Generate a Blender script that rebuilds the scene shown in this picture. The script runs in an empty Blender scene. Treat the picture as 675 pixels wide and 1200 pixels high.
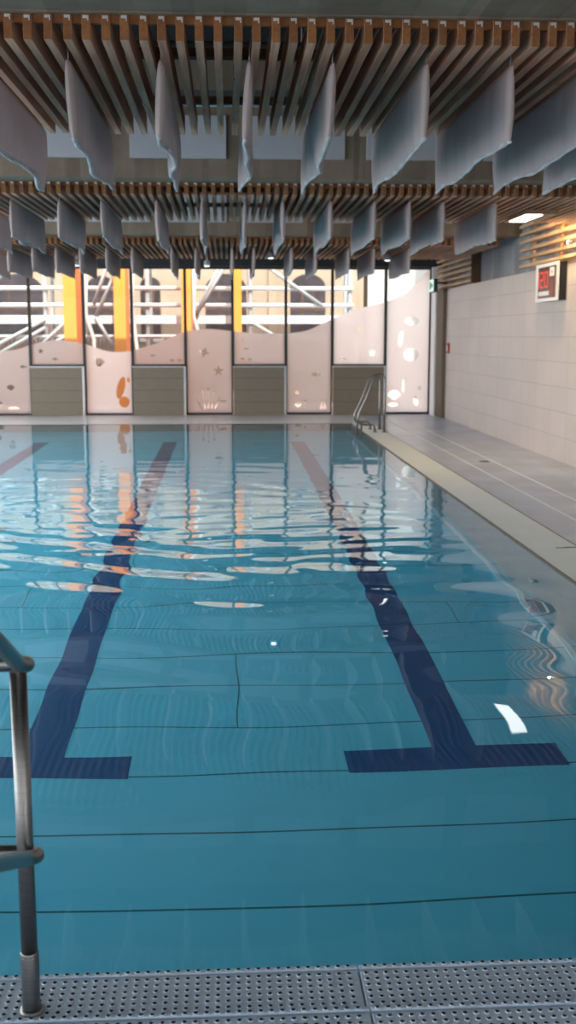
import bpy, math, random
import numpy as np
from mathutils import Vector, Matrix
random.seed(7)
S = bpy.context.scene
COL = S.collection
PI = math.pi

# ------------------------------------------------------------------ helpers
class MB:
    """collects shapes and links them as one mesh object"""
    def __init__(s): s.v=[]; s.f=[]; s.m=[]; s.sm=[]
    def add(s, vs, fs, mi=0, smooth=False):
        n=len(s.v); s.v+= [tuple(v) for v in vs]
        for f in fs:
            s.f.append([i+n for i in f]); s.m.append(mi); s.sm.append(smooth)
    def box(s, x0,x1,y0,y1,z0,z1, mi=0, fm=None):
        vs=[(x0,y0,z0),(x1,y0,z0),(x1,y1,z0),(x0,y1,z0),(x0,y0,z1),(x1,y0,z1),(x1,y1,z1),(x0,y1,z1)]
        fs=[(0,3,2,1),(4,5,6,7),(0,1,5,4),(1,2,6,5),(2,3,7,6),(3,0,4,7)]  # bottom top front right back left
        for k,f in enumerate(fs): s.add([vs[i] for i in f],[(0,1,2,3)], (fm or {}).get(k,mi))
        return s
    def bbox(s, x0,x1,y0,y1,z0,z1,b=.004,mi=0):
        """box with chamfered edges"""
        import bmesh
        bm=bmesh.new(); bmesh.ops.create_cube(bm,size=1)
        for v in bm.verts:
            v.co=Vector((x0+(v.co.x+.5)*(x1-x0), y0+(v.co.y+.5)*(y1-y0), z0+(v.co.z+.5)*(z1-z0)))
        bmesh.ops.bevel(bm,geom=list(bm.edges),offset=b,segments=2,affect='EDGES',profile=.5)
        bm.verts.index_update()
        s.add([v.co[:] for v in bm.verts],[[v.index for v in f.verts] for f in bm.faces],mi); bm.free(); return s
    def tube(s, pts, r, seg=16, mi=0, caps=True, round_end=False):
        pts=[Vector(p) for p in pts]; n=len(pts)
        rs=[r]*n if not isinstance(r,(list,tuple)) else list(r)
        if round_end:
            for end in (0,1):
                a,b=(pts[0],pts[1]) if end==0 else (pts[-1],pts[-2])
                d=(a-b).normalized(); rr=rs[0] if end==0 else rs[-1]
                ex=[(a+d*rr*math.sin(t), rr*math.cos(t)) for t in (PI*.17,PI*.33,PI*.45)]
                if end==0:
                    pts=[e[0] for e in reversed(ex)]+pts; rs=[e[1] for e in reversed(ex)]+rs
                else: pts+= [e[0] for e in ex]; rs+=[e[1] for e in ex]
            n=len(pts)
        base=len(s.v); up=None
        for i,p in enumerate(pts):
            t=(pts[min(i+1,n-1)]-pts[max(i-1,0)]).normalized()
            if up is None:
                up=Vector((0,0,1)) if abs(t.z)<.9 else Vector((1,0,0))
            u=(up-t*up.dot(t)).normalized(); up=u; w=t.cross(u)
            for k in range(seg):
                a=2*PI*k/seg; s.v.append(tuple(p+(u*math.cos(a)+w*math.sin(a))*rs[i]))
        for i in range(n-1):
            for k in range(seg):
                k2=(k+1)%seg
                s.f.append([base+i*seg+k,base+i*seg+k2,base+(i+1)*seg+k2,base+(i+1)*seg+k]); s.m.append(mi); s.sm.append(True)
        if caps:
            s.f.append([base+k for k in range(seg)][::-1]); s.m.append(mi); s.sm.append(False)
            s.f.append([base+(n-1)*seg+k for k in range(seg)]); s.m.append(mi); s.sm.append(False)
        return s
    def lathe(s, c, prof, seg=20, mi=0, axis='z'):
        b=len(s.v)
        for (r,h) in prof:
            for k in range(seg):
                a=2*PI*k/seg
                if axis=='z': s.v.append((c[0]+r*math.cos(a),c[1]+r*math.sin(a),c[2]+h))
                elif axis=='y': s.v.append((c[0]+r*math.cos(a),c[1]+h,c[2]+r*math.sin(a)))
                else: s.v.append((c[0]+h,c[1]+r*math.cos(a),c[2]+r*math.sin(a)))
        for i in range(len(prof)-1):
            for k in range(seg):
                k2=(k+1)%seg
                s.f.append([b+i*seg+k,b+i*seg+k2,b+(i+1)*seg+k2,b+(i+1)*seg+k]); s.m.append(mi); s.sm.append(True)
        for j in (0,len(prof)-1):
            s.f.append([b+j*seg+k for k in range(seg)]); s.m.append(mi); s.sm.append(False)
        return s
    def bar(s, a, b, w, d, up=(0,0,1), mi=0):
        """rectangular bar from a to b"""
        a=Vector(a); b=Vector(b); t=(b-a).normalized(); u=Vector(up); u=(u-t*u.dot(t)).normalized(); v=t.cross(u)
        vs=[]
        for p in (a,b):
            for (i,j) in ((-1,-1),(1,-1),(1,1),(-1,1)): vs.append(p+u*(i*w/2)+v*(j*d/2))
        s.add(vs,[(0,1,2,3),(7,6,5,4),(0,4,5,1),(1,5,6,2),(2,6,7,3),(3,7,4,0)],mi); return s
    def prism_y(s, poly, y0, y1, mi=0):
        """polygon in (x,z) given thickness along y"""
        n=len(poly)
        vs=[(x,y0,z) for x,z in poly]+[(x,y1,z) for x,z in poly]
        s.add(vs,[list(range(n)),list(range(2*n-1,n-1,-1))]+[(i,i+n,(i+1)%n+n,(i+1)%n) for i in range(n)],mi); return s
    def build(s, name, mats, parent=None, label=None, cat=None, group=None, kind=None, origin=None):
        me=bpy.data.meshes.new(name)
        o0=Vector(origin) if origin else Vector((0,0,0))
        me.from_pydata([tuple(Vector(v)-o0) for v in s.v],[],s.f)
        for m in (mats if isinstance(mats,(list,tuple)) else [mats]): me.materials.append(m)
        me.polygons.foreach_set('material_index',s.m); me.polygons.foreach_set('use_smooth',s.sm)
        import bmesh
        bm=bmesh.new(); bm.from_mesh(me); bmesh.ops.recalc_face_normals(bm,faces=bm.faces); bm.to_mesh(me); bm.free()
        me.update()
        return link(name,me,parent,label,cat,group,kind,o0)

def link(name,data,parent=None,label=None,cat=None,group=None,kind=None,loc=(0,0,0)):
    o=bpy.data.objects.new(name,data); COL.objects.link(o)
    o.location=loc
    if parent is not None:
        o.parent=parent; o.location=Vector(loc)-abs_loc(parent)
    if label: o['label']=label
    if cat: o['category']=cat
    if group: o['group']=group
    if kind: o['kind']=kind
    return o
def abs_loc(o):
    v=Vector(o.location)
    while o.parent: o=o.parent; v+=Vector(o.location)
    return v
def thing(name,label,cat,loc=(0,0,0),group=None):
    return link(name,None,None,label,cat,group,None,loc)

# ------------------------------------------------------------------ materials
def mat(name):
    m=bpy.data.materials.new(name); m.use_nodes=True
    nt=m.node_tree; nt.nodes.clear()
    out=nt.nodes.new('ShaderNodeOutputMaterial')
    return m,nt,out
def N(nt,t,**k):
    n=nt.nodes.new(t)
    for a,v in k.items():
        if a in n.inputs: n.inputs[a].default_value=v
        else: setattr(n,a,v)
    return n
def L(nt,a,b): nt.links.new(a,b)
def coords(nt,scale=(1,1,1)):
    tc=N(nt,'ShaderNodeTexCoord'); mp=N(nt,'ShaderNodeMapping'); mp.inputs['Scale'].default_value=scale
    L(nt,tc.outputs['Object'],mp.inputs['Vector']); return mp.outputs['Vector']
def ramp(nt,fac,stops):
    r=N(nt,'ShaderNodeValToRGB'); e=r.color_ramp.elements
    e[0].position,e[0].color=stops[0][0],(*stops[0][1],1)
    e[1].position,e[1].color=stops[-1][0],(*stops[-1][1],1)
    for p,c in stops[1:-1]:
        q=e.new(p); q.color=(*c,1)
    L(nt,fac,r.inputs['Fac']); return r.outputs['Color']
def noisy(name,c1,c2,scale=(1,1,1),ns=4,detail=5,rough=.7,metal=0,bump=0,spec=.5,bscale=None):
    m,nt,out=mat(name)
    v=coords(nt,scale)
    n=N(nt,'ShaderNodeTexNoise',Scale=ns,Detail=detail); L(nt,v,n.inputs['Vector'])
    c=ramp(nt,n.outputs['Fac'],[(.3,c1),(.7,c2)])
    b=N(nt,'ShaderNodeBsdfPrincipled',Roughness=rough,Metallic=metal)
    b.inputs['Specular IOR Level'].default_value=spec
    L(nt,c,b.inputs['Base Color'])
    if bump:
        n2=N(nt,'ShaderNodeTexNoise',Scale=bscale or ns*3,Detail=6); L(nt,v,n2.inputs['Vector'])
        bp=N(nt,'ShaderNodeBump',Strength=bump,Distance=.01); L(nt,n2.outputs['Fac'],bp.inputs['Height']); L(nt,bp.outputs['Normal'],b.inputs['Normal'])
    L(nt,b.outputs['BSDF'],out.inputs['Surface']); return m
def emit(name,c,s):
    m,nt,out=mat(name); e=N(nt,'ShaderNodeEmission',Strength=s); e.inputs['Color'].default_value=(*c,1)
    L(nt,e.outputs[0],out.inputs['Surface']); return m

M={}
# timber: grain runs along Y
def wood(name,dark,mid,light,knots=True,axis='y',rough=.75):
    m,nt,out=mat(name)
    tc=N(nt,'ShaderNodeTexCoord'); oi=N(nt,'ShaderNodeObjectInfo')
    mp=N(nt,'ShaderNodeMapping')
    mp.inputs['Scale'].default_value=(22,1.1,22) if axis=='y' else (1.1,22,22)
    off=N(nt,'ShaderNodeVectorMath',operation='SCALE'); off.inputs[0].default_value=(3.7,19.1,7.3); L(nt,oi.outputs['Random'],off.inputs['Scale'])
    ad=N(nt,'ShaderNodeVectorMath',operation='ADD'); L(nt,tc.outputs['Object'],ad.inputs[0]); L(nt,off.outputs[0],ad.inputs[1])
    L(nt,ad.outputs[0],mp.inputs['Vector'])
    n=N(nt,'ShaderNodeTexNoise',Scale=1.6,Detail=6,Roughness=.6); L(nt,mp.outputs[0],n.inputs['Vector'])
    c=ramp(nt,n.outputs['Fac'],[(.25,dark),(.5,mid),(.75,light)])
    if knots:
        vo=N(nt,'ShaderNodeTexVoronoi',Scale=1.7); 
        mp2=N(nt,'ShaderNodeMapping'); mp2.inputs['Scale'].default_value=(6,1.4,6) if axis=='y' else (1.4,6,6)
        L(nt,ad.outputs[0],mp2.inputs['Vector']); L(nt,mp2.outputs[0],vo.inputs['Vector'])
        k=ramp(nt,vo.outputs['Distance'],[(.03,(0.35,.3,.27)),(.11,(1,1,1))])
        mx=N(nt,'ShaderNodeMix',data_type='RGBA',blend_type='MULTIPLY'); mx.inputs[0].default_value=1
        L(nt,c,mx.inputs[6]); L(nt,k,mx.inputs[7]); c=mx.outputs[2]
    va=N(nt,'ShaderNodeMath',operation='MULTIPLY_ADD'); L(nt,oi.outputs['Random'],va.inputs[0]); va.inputs[1].default_value=.35; va.inputs[2].default_value=.82
    hs=N(nt,'ShaderNodeHueSaturation'); L(nt,c,hs.inputs['Color']); L(nt,va.outputs[0],hs.inputs['Value'])
    b=N(nt,'ShaderNodeBsdfPrincipled',Roughness=rough); b.inputs['Specular IOR Level'].default_value=.3
    L(nt,hs.outputs[0],b.inputs['Base Color']); L(nt,b.outputs[0],out.inputs['Surface']); return m
M['batten']=wood('larch_batten',(.29,.137,.085),(.45,.245,.16),(.56,.335,.235))
M['stain']=wood('stained_wood',(.16,.062,.022),(.22,.09,.032),(.27,.115,.043),knots=False)
M['slat']=wood('wall_slat_wood',(.36,.22,.12),(.50,.33,.20),(.60,.42,.27))
M['darkwood']=wood('dark_wood',(.08,.04,.025),(.12,.065,.04),(.16,.09,.06),knots=False)
M['steel']=noisy('brushed_steel',(.21,.205,.20),(.27,.265,.26),(2,2,60),6,4,.33,1)
M['treadsteel']=noisy('tread_steel',(.48,.62,.76),(.56,.70,.84),(1,1,1),14,6,.5,.25,.12,bscale=160)
M['hole']=noisy('hole_dark',(.012,.014,.017),(.02,.022,.026),rough=.9)
M['dark']=noisy('dark_void',(.012,.013,.015),(.02,.02,.022),rough=.95,spec=.1)
M['ceil']=noisy('ceiling_paint',(.014,.013,.013),(.02,.019,.019),rough=.95,spec=.1)
M['frame']=noisy('anthracite_frame',(.020,.024,.027),(.03,.034,.037),rough=.5)
M['white']=noisy('white_metal',(.78,.78,.77),(.85,.85,.84),rough=.5)
M['alu']=noisy('aluminium_cap',(.55,.56,.57),(.65,.66,.67),rough=.4,metal=.6)
M['pipe']=noisy('galvanised_pipe',(.20,.22,.24),(.28,.30,.32),rough=.5,metal=.4)
M['panel']=noisy('acoustic_panel',(.36,.36,.39),(.41,.41,.44),ns=3,rough=.95)
M['fabric']=None
M['spandrel']=noisy('spandrel_cladding',(.22,.185,.14),(.27,.23,.175),(1,1,14),5,5,.75)
M['pillar']=noisy('pillar_cladding',(.135,.10,.070),(.17,.13,.095),(1,1,3),6,5,.8)
M['black']=noisy('black_casing',(.010,.011,.012),(.016,.017,.018),rough=.4)
M['red']=noisy('red_plastic',(.40,.03,.025),(.46,.04,.03),rough=.4)
M['drain']=noisy('drain_steel',(.30,.31,.32),(.42,.43,.44),ns=40,rough=.4,metal=.8)
M['gutter']=noisy('cream_grate',(.80,.87,.84),(.84,.91,.88),(1,1,1),3,5,.55)
M['scaf']=noisy('scaffold_zinc',(.30,.32,.345),(.38,.40,.42),rough=.5)
M['plank']=noisy('scaffold_deck',(.52,.53,.54),(.60,.61,.62),rough=.7)
M['yellow']=noisy('yellow_paint',(.80,.265,.04),(.84,.31,.05),(1,1,.3),3,4,.6)
M['orange']=noisy('shaded_yellow_paint',(.84,.25,.05),(.88,.30,.065),(1,1,.3),3,4,.6)  # column yellow as it looks in shade, painted on the side faces
M['cream']=noisy('cream_render',(.33,.255,.19),(.39,.305,.235),(1,1,1),1.2,6,.9)
M['winglass']=noisy('far_window_dark',(.03,.023,.03),(.06,.048,.057),(1,1,1),2.2,6,.35)
M['ground']=noisy('outdoor_paving',(.44,.31,.285),(.50,.37,.335),ns=3,rough=.9)
M['brownfence']=noisy('weathered_boards',(.17,.12,.10),(.24,.185,.15),(9,1,1),3,5,.9)

# fabric: soft woven grey, lets some light through
def fabric(name,c):
    m,nt,out=mat(name)
    v=coords(nt,(1,1,.15)); n=N(nt,'ShaderNodeTexNoise',Scale=14,Detail=3); L(nt,v,n.inputs['Vector'])
    c0=ramp(nt,n.outputs['Fac'],[(.3,tuple(x*.9 for x in c)),(.7,c)])
    d=N(nt,'ShaderNodeBsdfDiffuse'); t=N(nt,'ShaderNodeBsdfTranslucent'); mx=N(nt,'ShaderNodeMixShader'); mx.inputs[0].default_value=.40
    L(nt,c0,d.inputs['Color']); L(nt,c0,t.inputs['Color'])
    L(nt,d.outputs[0],mx.inputs[1]); L(nt,t.outputs[0],mx.inputs[2]); L(nt,mx.outputs[0],out.inputs['Surface']); return m
M['fabric']=fabric('grey_fabric',(.57,.49,.485))
M['hem']=fabric('hem_fabric_lit',(.66,.68,.70))  # light passing through the hem is put into its paler, bluish tone

# concrete with board marks
def concrete(name,a,b,vert=True,board='x',s=1):
    m,nt,out=mat(name)
    v=coords(nt)
    n=N(nt,'ShaderNodeTexNoise',Scale=2.2,Detail=8,Roughness=.65); L(nt,v,n.inputs['Vector'])
    c=ramp(nt,n.outputs['Fac'],[(.3,a),(.7,b)])
    v2=coords(nt,(7.5,.05,.12) if board=='x' else (.05,2.6,.10))
    vo=N(nt,'ShaderNodeTexVoronoi',Scale=1.0); vo.feature='F1'; L(nt,v2,vo.inputs['Vector'])
    c2=ramp(nt,vo.outputs['Color'],[(.0,(.62,.62,.62)),(1,(1.15,1.15,1.15))])
    mx=N(nt,'ShaderNodeMix',data_type='RGBA',blend_type='MULTIPLY'); mx.inputs[0].default_value=.8
    L(nt,c,mx.inputs[6]); L(nt,c2,mx.inputs[7])
    bs=N(nt,'ShaderNodeBsdfPrincipled',Roughness=.85); bs.inputs['Specular IOR Level'].default_value=.3
    L(nt,mx.outputs[2],bs.inputs['Base Color'])
    bp=N(nt,'ShaderNodeBump',Strength=.35,Distance=.02); L(nt,vo.outputs['Color'],bp.inputs['Height']); L(nt,bp.outputs[0],bs.inputs['Normal'])
    L(nt,bs.outputs[0],out.inputs['Surface']); return m
M['conc']=concrete('beam_concrete',(.17,.125,.092),(.25,.195,.145))
M['concwall']=concrete('board_marked_concrete',(.26,.26,.27),(.38,.38,.39),board='y')

# tiled wall: large tiles in straight courses 0.355 m high
def tiles(name,c1,c2,joint,w,h,plane,rough,offset=0.,msize=.005,var=.3,z0=0.):
    m,nt,out=mat(name)
    tc=N(nt,'ShaderNodeTexCoord'); sp=N(nt,'ShaderNodeSeparateXYZ'); L(nt,tc.outputs['Object'],sp.inputs[0])
    cb=N(nt,'ShaderNodeCombineXYZ')
    if plane=='yz': L(nt,sp.outputs['Y'],cb.inputs[0]); L(nt,sp.outputs['Z'],cb.inputs[1])
    else: L(nt,sp.outputs['Y'],cb.inputs[0]); L(nt,sp.outputs['X'],cb.inputs[1])
    mp=N(nt,'ShaderNodeMapping'); mp.inputs['Location'].default_value=(0,z0,0); L(nt,cb.outputs[0],mp.inputs['Vector'])
    br=N(nt,'ShaderNodeTexBrick'); br.offset=offset; br.squash=1
    for k,val in (('Scale',1.),('Mortar Size',msize),('Mortar Smooth',.2),('Bias',0.),('Brick Width',w),('Row Height',h)): br.inputs[k].default_value=val
    br.inputs['Color1'].default_value=(*c1,1); br.inputs['Color2'].default_value=(*c2,1); br.inputs['Mortar'].default_value=(*joint,1)
    L(nt,mp.outputs[0],br.inputs['Vector'])
    n=N(nt,'ShaderNodeTexNoise',Scale=1.3,Detail=7); L(nt,tc.outputs['Object'],n.inputs['Vector'])
    cc=ramp(nt,n.outputs['Fac'],[(.3,(1-var*.5,)*3),(.7,(1+var*.2,)*3)])
    mx=N(nt,'ShaderNodeMix',data_type='RGBA',blend_type='MULTIPLY'); mx.inputs[0].default_value=1
    L(nt,br.outputs['Color'],mx.inputs[6]); L(nt,cc,mx.inputs[7])
    b=N(nt,'ShaderNodeBsdfPrincipled',Roughness=rough); L(nt,mx.outputs[2],b.inputs['Base Color'])
    bp=N(nt,'ShaderNodeBump',Strength=.4,Distance=.004,invert=True); L(nt,br.outputs['Fac'],bp.inputs['Height']); L(nt,bp.outputs[0],b.inputs['Normal'])
    L(nt,b.outputs[0],out.inputs['Surface']); return m
M['walltile']=tiles('wall_tiles',(.60,.515,.465),(.63,.54,.49),(.36,.31,.28),.80,.3555,'yz',.45,msize=.004,var=.12)
M['decktile']=tiles('deck_tiles',(.45,.53,.65),(.50,.58,.70),(.38,.44,.52),1.2,.38,'yx',.30,msize=.006,var=.5,z0=.02)

# pool shell
def poolmat(name,base,dark,seams=True):
    m,nt,out=mat(name)
    v=coords(nt); n=N(nt,'ShaderNodeTexNoise',Scale=.9,Detail=6); L(nt,v,n.inputs['Vector'])
    c=ramp(nt,n.outputs['Fac'],[(.3,tuple(x*.92 for x in base)),(.7,base)])
    if seams:
        tc=N(nt,'ShaderNodeTexCoord'); sp=N(nt,'ShaderNodeSeparateXYZ'); L(nt,tc.outputs['Object'],sp.inputs[0])
        a=N(nt,'ShaderNodeMath',operation='MULTIPLY_ADD'); a.inputs[1].default_value=1/.6085; a.inputs[2].default_value=-4.545/.6085+.5+20; L(nt,sp.outputs['Y'],a.inputs[0])
        fr=N(nt,'ShaderNodeMath',operation='FRACT'); L(nt,a.outputs[0],fr.inputs[0])
        s=N(nt,'ShaderNodeMath',operation='SUBTRACT'); s.inputs[1].default_value=.5; L(nt,fr.outputs[0],s.inputs[0])
        ab=N(nt,'ShaderNodeMath',operation='ABSOLUTE'); L(nt,s.outputs[0],ab.inputs[0])
        lt=N(nt,'ShaderNodeMath',operation='LESS_THAN'); lt.inputs[1].default_value=.0115; L(nt,ab.outputs[0],lt.inputs[0])
        mx=N(nt,'ShaderNodeMix',data_type='RGBA'); L(nt,lt.outputs[0],mx.inputs[0]); L(nt,c,mx.inputs[6]); mx.inputs[7].default_value=(*dark,1); c=mx.outputs[2]
    b=N(nt,'ShaderNodeBsdfPrincipled',Roughness=.6); b.inputs['Specular IOR Level'].default_value=.2
    L(nt,c,b.inputs['Base Color']); L(nt,b.outputs[0],out.inputs['Surface']); return m
M['poolfloor']=poolmat('pool_liner',(.135,.60,.80),(.03,.15,.18))
M['poolseam']=noisy('pool_seam',(.03,.15,.18),(.035,.17,.2))
M['poolwall']=poolmat('pool_wall_steel',(.085,.16,.19),(.1,.2,.2),False)
M['lane']=noisy('lane_blue',(.006,.075,.22),(.009,.088,.25),ns=2,rough=.6)

# water: clear, refracting, with a fine ripple over the modelled waves
def watermat():
    m,nt,out=mat('pool_water')
    g=N(nt,'ShaderNodeBsdfGlass',IOR=1.333,Roughness=0.0); g.inputs['Color'].default_value=(.93,.985,1,1)
    L(nt,g.outputs[0],out.inputs['Surface']); return m
M['water']=watermat()
def panemat():
    m,nt,out=mat('clear_pane')
    t=N(nt,'ShaderNodeBsdfTransparent'); t.inputs['Color'].default_value=(.96,.98,.97,1)
    g=N(nt,'ShaderNodeBsdfGlossy',Roughness=.0); f=N(nt,'ShaderNodeFresnel',IOR=1.25)
    mx=N(nt,'ShaderNodeMixShader'); L(nt,f.outputs[0],mx.inputs[0]); L(nt,t.outputs[0],mx.inputs[1]); L(nt,g.outputs[0],mx.inputs[2])
    L(nt,mx.outputs[0],out.inputs['Surface']); return m
M['pane']=panemat()
def filmmat():
    m,nt,out=mat('frosted_film')
    t=N(nt,'ShaderNodeBsdfTranslucent'); t.inputs['Color'].default_value=(.90,.838,.848,1)
    d=N(nt,'ShaderNodeBsdfDiffuse'); d.inputs['Color'].default_value=(.80,.79,.79,1)
    r=N(nt,'ShaderNodeBsdfTransparent'); r.inputs['Color'].default_value=(.95,.95,.95,1)
    m1=N(nt,'ShaderNodeMixShader'); m1.inputs[0].default_value=.22; L(nt,t.outputs[0],m1.inputs[1]); L(nt,d.outputs[0],m1.inputs[2])
    m2=N(nt,'ShaderNodeMixShader'); m2.inputs[0].default_value=.06; L(nt,m1.outputs[0],m2.inputs[1]); L(nt,r.outputs[0],m2.inputs[2])
    L(nt,m2.outputs[0],out.inputs['Surface']); return m
M['film']=filmmat()

# ------------------------------------------------------------------ setting
XE=2.54                     # pool edge on the right
XW=4.77                     # face of the tiled wall
YN,YF,YW=2.85,22.5,25.187   # near pool edge, far pool edge, glazing
XL=-9.0; D=1.5
def struct(mb,name,m,parent=None,**k): return mb.build(name,m,parent,kind='structure' if parent is None else None,**k)

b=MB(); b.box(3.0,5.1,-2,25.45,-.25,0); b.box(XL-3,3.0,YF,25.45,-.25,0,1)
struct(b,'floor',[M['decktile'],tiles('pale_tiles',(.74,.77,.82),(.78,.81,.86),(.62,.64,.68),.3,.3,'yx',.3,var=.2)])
b=MB(); b.box(XL-3,2.3+2,-2,YN-.42,-.25,-.06); struct(b,'floor_near',M['decktile'])
# pool floor with one crosswise plate joint
b=MB(); b.box(XL,XE+.0,YN-.5,YF,-D-.2,-D)
for (x,r) in ((.05,3),(-2.9,1),(1.8,6),(-1.7,7),(-4.2,4),(-.9,9),(-5.5,2)):
    y0=4.545+.6085*r; b.box(x-.004,x+.004,y0,y0+.6085,-D,-D+.0008,1)
for (x,r) in ((.05,4),): 
    y0=4.545+.6085*r; b.box(x-.004,x+.004,y0,y0+.6085,-D,-D+.0008,1)
b.box(2.43,2.475,YN,YF,-D,-D+.012,2)
struct(b,'floor_pool',[M['poolfloor'],M['poolseam'],noisy('coving',(.42,.72,.80),(.47,.76,.84))])
b=MB(); b.box(XE,XE+.25,YN-.5,YF+.2,-D,-.02); struct(b,'wall_pool_right',M['poolwall'])
b=MB(); b.box(XL,XE,YF,YF+.2,-D,-.26); b.box(XL,XE,YF,YF+.03,-.26,-.0); struct(b,'wall_pool_far',M['poolwall'])
b=MB(); b.box(XL,XE,YN-.5,YN-.005,-D,-.21); struct(b,'wall_pool_near',M['poolwall'])
# overflow channel cover beside the water
b=MB(); b.bbox(XE+.004,3.0-.006,YN-1.5,YF+.10,-.02,.006,.004)
k=YN-1.4
struct(b,'trim_1',M['gutter'])
b=MB(); b.box(3.0-.006,3.0+.006,YN-1.5,YF+.1,-.02,.004); b.box(XE-.001,XE+.012,YN-1.5,YF+.1,-.02,.0075); struct(b,'trim_2',M['pillar'])
for i,x in enumerate((3.42,3.83)):
    b=MB(); b.box(x-.012,x+.012,3,24.6,-.01,.0025); struct(b,'trim_%d'%(3+i),M['gutter'])

# right wall: tiled below, board-marked concrete above
b=MB(); b.box(XW,5.1,-2,23.87,0,2.79); struct(b,'wall_right',M['walltile'])
b=MB(); b.box(4.90,5.1,-2,25.45,2.79,4.6); struct(b,'wall_right_upper',M['concwall'])
b=MB(); b.box(4.69,5.1,23.87,24.62,0,2.79); struct(b,'wall_pillar',M['pillar'])
b=MB(); b.box(4.655,5.1,24.62,25.45,0,2.79); b.box(4.655,5.1,24.96,25.45,2.79,4.6); struct(b,'wall_right_return',M['white'])
b=MB(); b.box(XL-3,5.1,-3,25.45,4.6,4.8); struct(b,'ceiling',M['ceil'])
b=MB(); b.box(XL-3,5.1,-3.2,-3.0,-.2,4.8); struct(b,'wall_back',M['white'])
for i,(y0,y1) in enumerate(((4.9,5.95),(11.87,12.15),(18.38,18.66))):
    b=MB(); b.box(XL-3,4.9,y0,y1,3.425,4.6); b.box(XL-3,4.9,y1-.035,y1,3.417,3.425); struct(b,'ceiling_beam_%d'%(i+1),M['conc'])
b=MB(); b.box(XL-3,4.9,24.95,25.40,3.32,4.6); struct(b,'ceiling_header',M['frame'])

# ------------------------------------------------------------------ glazing
XB=[-6.69,-5.49,-4.425,-3.22,-2.14,-.94,.13,1.34,2.40,3.62,4.655]
ZT=3.32
wx=[-7,-5.3,-5.11,-4.73,-4.4,-3.86,-3.26,-2.72,-2.34,-2.13,-1.57,-.93,-.4,.08,.66,1.36,1.83,2.37,3.0,3.58,4.07,4.36,4.60,4.66]
wz=[1.6,1.42,1.44,1.48,1.60,1.71,1.63,1.44,1.42,1.46,1.63,1.90,1.95,1.90,1.84,1.84,1.90,2.16,2.41,2.53,2.72,3.01,3.30,3.31]
def smooth_wave(x):
    return float(np.mean(np.interp([x+d for d in (-.12,-.06,0,.06,.12)],wx,wz)))
# ornament outlines cut out of the film (x,z about 0)
def star(r,n=5,k=.42,rot=0): return [(r*(1 if i%2==0 else k)*math.sin(PI*i/n+rot), r*(1 if i%2==0 else k)*math.cos(PI*i/n+rot)) for i in range(2*n)]
def ell(a,bb,n=14,rot=0):
    o=[]
    for i in range(n):
        t=2*PI*i/n; x,z=a*math.cos(t),bb*math.sin(t); o.append((x*math.cos(rot)-z*math.sin(rot),x*math.sin(rot)+z*math.cos(rot)))
    return o
def fan(r,n=7):
    o=[(-.12*r,-.6*r)]
    for i in range(n*2+1):
        t=PI*(1-i/(2*n)); rr=r*(1 if i%2 else .9); o.append((rr*math.cos(t),rr*math.sin(t)*.9))
    o.append((.12*r,-.6*r)); return o
def fish(r,fl=1):
    p=[(-.6,0),(-.2,.3),(.3,.3),(.62,.06),(1,.34),(.9,0),(1,-.34),(.62,-.06),(.3,-.28),(-.2,-.28)]
    p=[(x*r*fl,z*r) for x,z in p]
    return p if fl>0 else p[::-1]
def twig(h,lean,w=.014): return [(-w,0),(w,0),(lean+w*.4,h),(lean-w*.4,h)]
def coral(h):
    out=[]
    for i,(x,l,k) in enumerate(((-.16,-.14,.62),(-.09,-.05,.85),(-.02,.0,1),(.05,.06,.9),(.12,.14,.7))):
        out.append([(px+x,pz) for px,pz in twig(h*k,l)])
        if k>.7: out.append(ell(.02,.03)); out[-1]=[(a+x+l,bz+h*k+.05) for a,bz in out[-1]]
    return out
def sh(p,x,z): return [(a+x,c+z) for a,c in p]
orn={2:[sh(fan(.09),-4.9,.62),sh(ell(.13,.04),-4.85,.16),sh(ell(.10,.03),-4.8,.06),sh(fish(.1),-4.62,1.1),sh(ell(.05,.05),-5.2,.5),sh(fan(.08),-5.15,.25)],
 3:[sh(fish(.09),-3.9,1.27),sh(ell(.13,.07),-3.5,1.17),sh(star(.07),-4.2,1.45)],
 4:[sh(fan(.13),-2.9,1.18),sh(ell(.09,.26,rot=-.25),-2.42,.62),sh(ell(.12,.13),-2.35,.30),sh(fan(.14),-2.85,.12),sh(ell(.03,.06),-2.25,.8)],
 5:[sh(ell(.06,.03),-1.25,1.24),sh(ell(.07,.03),-1.08,1.24),sh(fish(.07),-1.7,1.35)],
 6:[sh(star(.12,4,.5,.3),-.52,1.42),sh(star(.13),-.20,1.0)]+[sh(p,-.42,.12) for p in coral(.42)]+[sh(ell(.09,.03),-.1,.3)],
 7:[sh(ell(.06,.025),.34,1.27),sh(ell(.04,.03),.52,1.26),sh(fish(.07),.42,1.5),sh(ell(.03,.05),.36,1.7)],
 8:[sh(fish(.14,1),2.0,.92),sh(ell(.045,.045),1.60,.5),sh(fan(.09),1.62,.22),sh(ell(.03,.05),1.78,.28),sh(ell(.09,.03),2.2,.14)]+[sh(p,2.15,.18) for p in (twig(.16,.04),sh(twig(.14,-.03),.09,0))],
 9:[sh(star(.11),3.32,1.40),sh(ell(.08,.02),2.66,1.27),sh(ell(.09,.03,rot=.3),3.0,1.93)],
 10:[sh(ell(.17,.10),4.22,2.12),sh(ell(.06,.19,rot=-.15),3.98,1.72),sh(ell(.18,.15),4.22,1.36),sh(fan(.16),3.84,.42),sh(ell(.03,.16),4.05,.65),sh(ell(.12,.05),3.82,.22),sh(ell(.04,.05),4.43,.6),sh(ell(.06,.12,rot=.2),4.35,.3)]}
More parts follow.
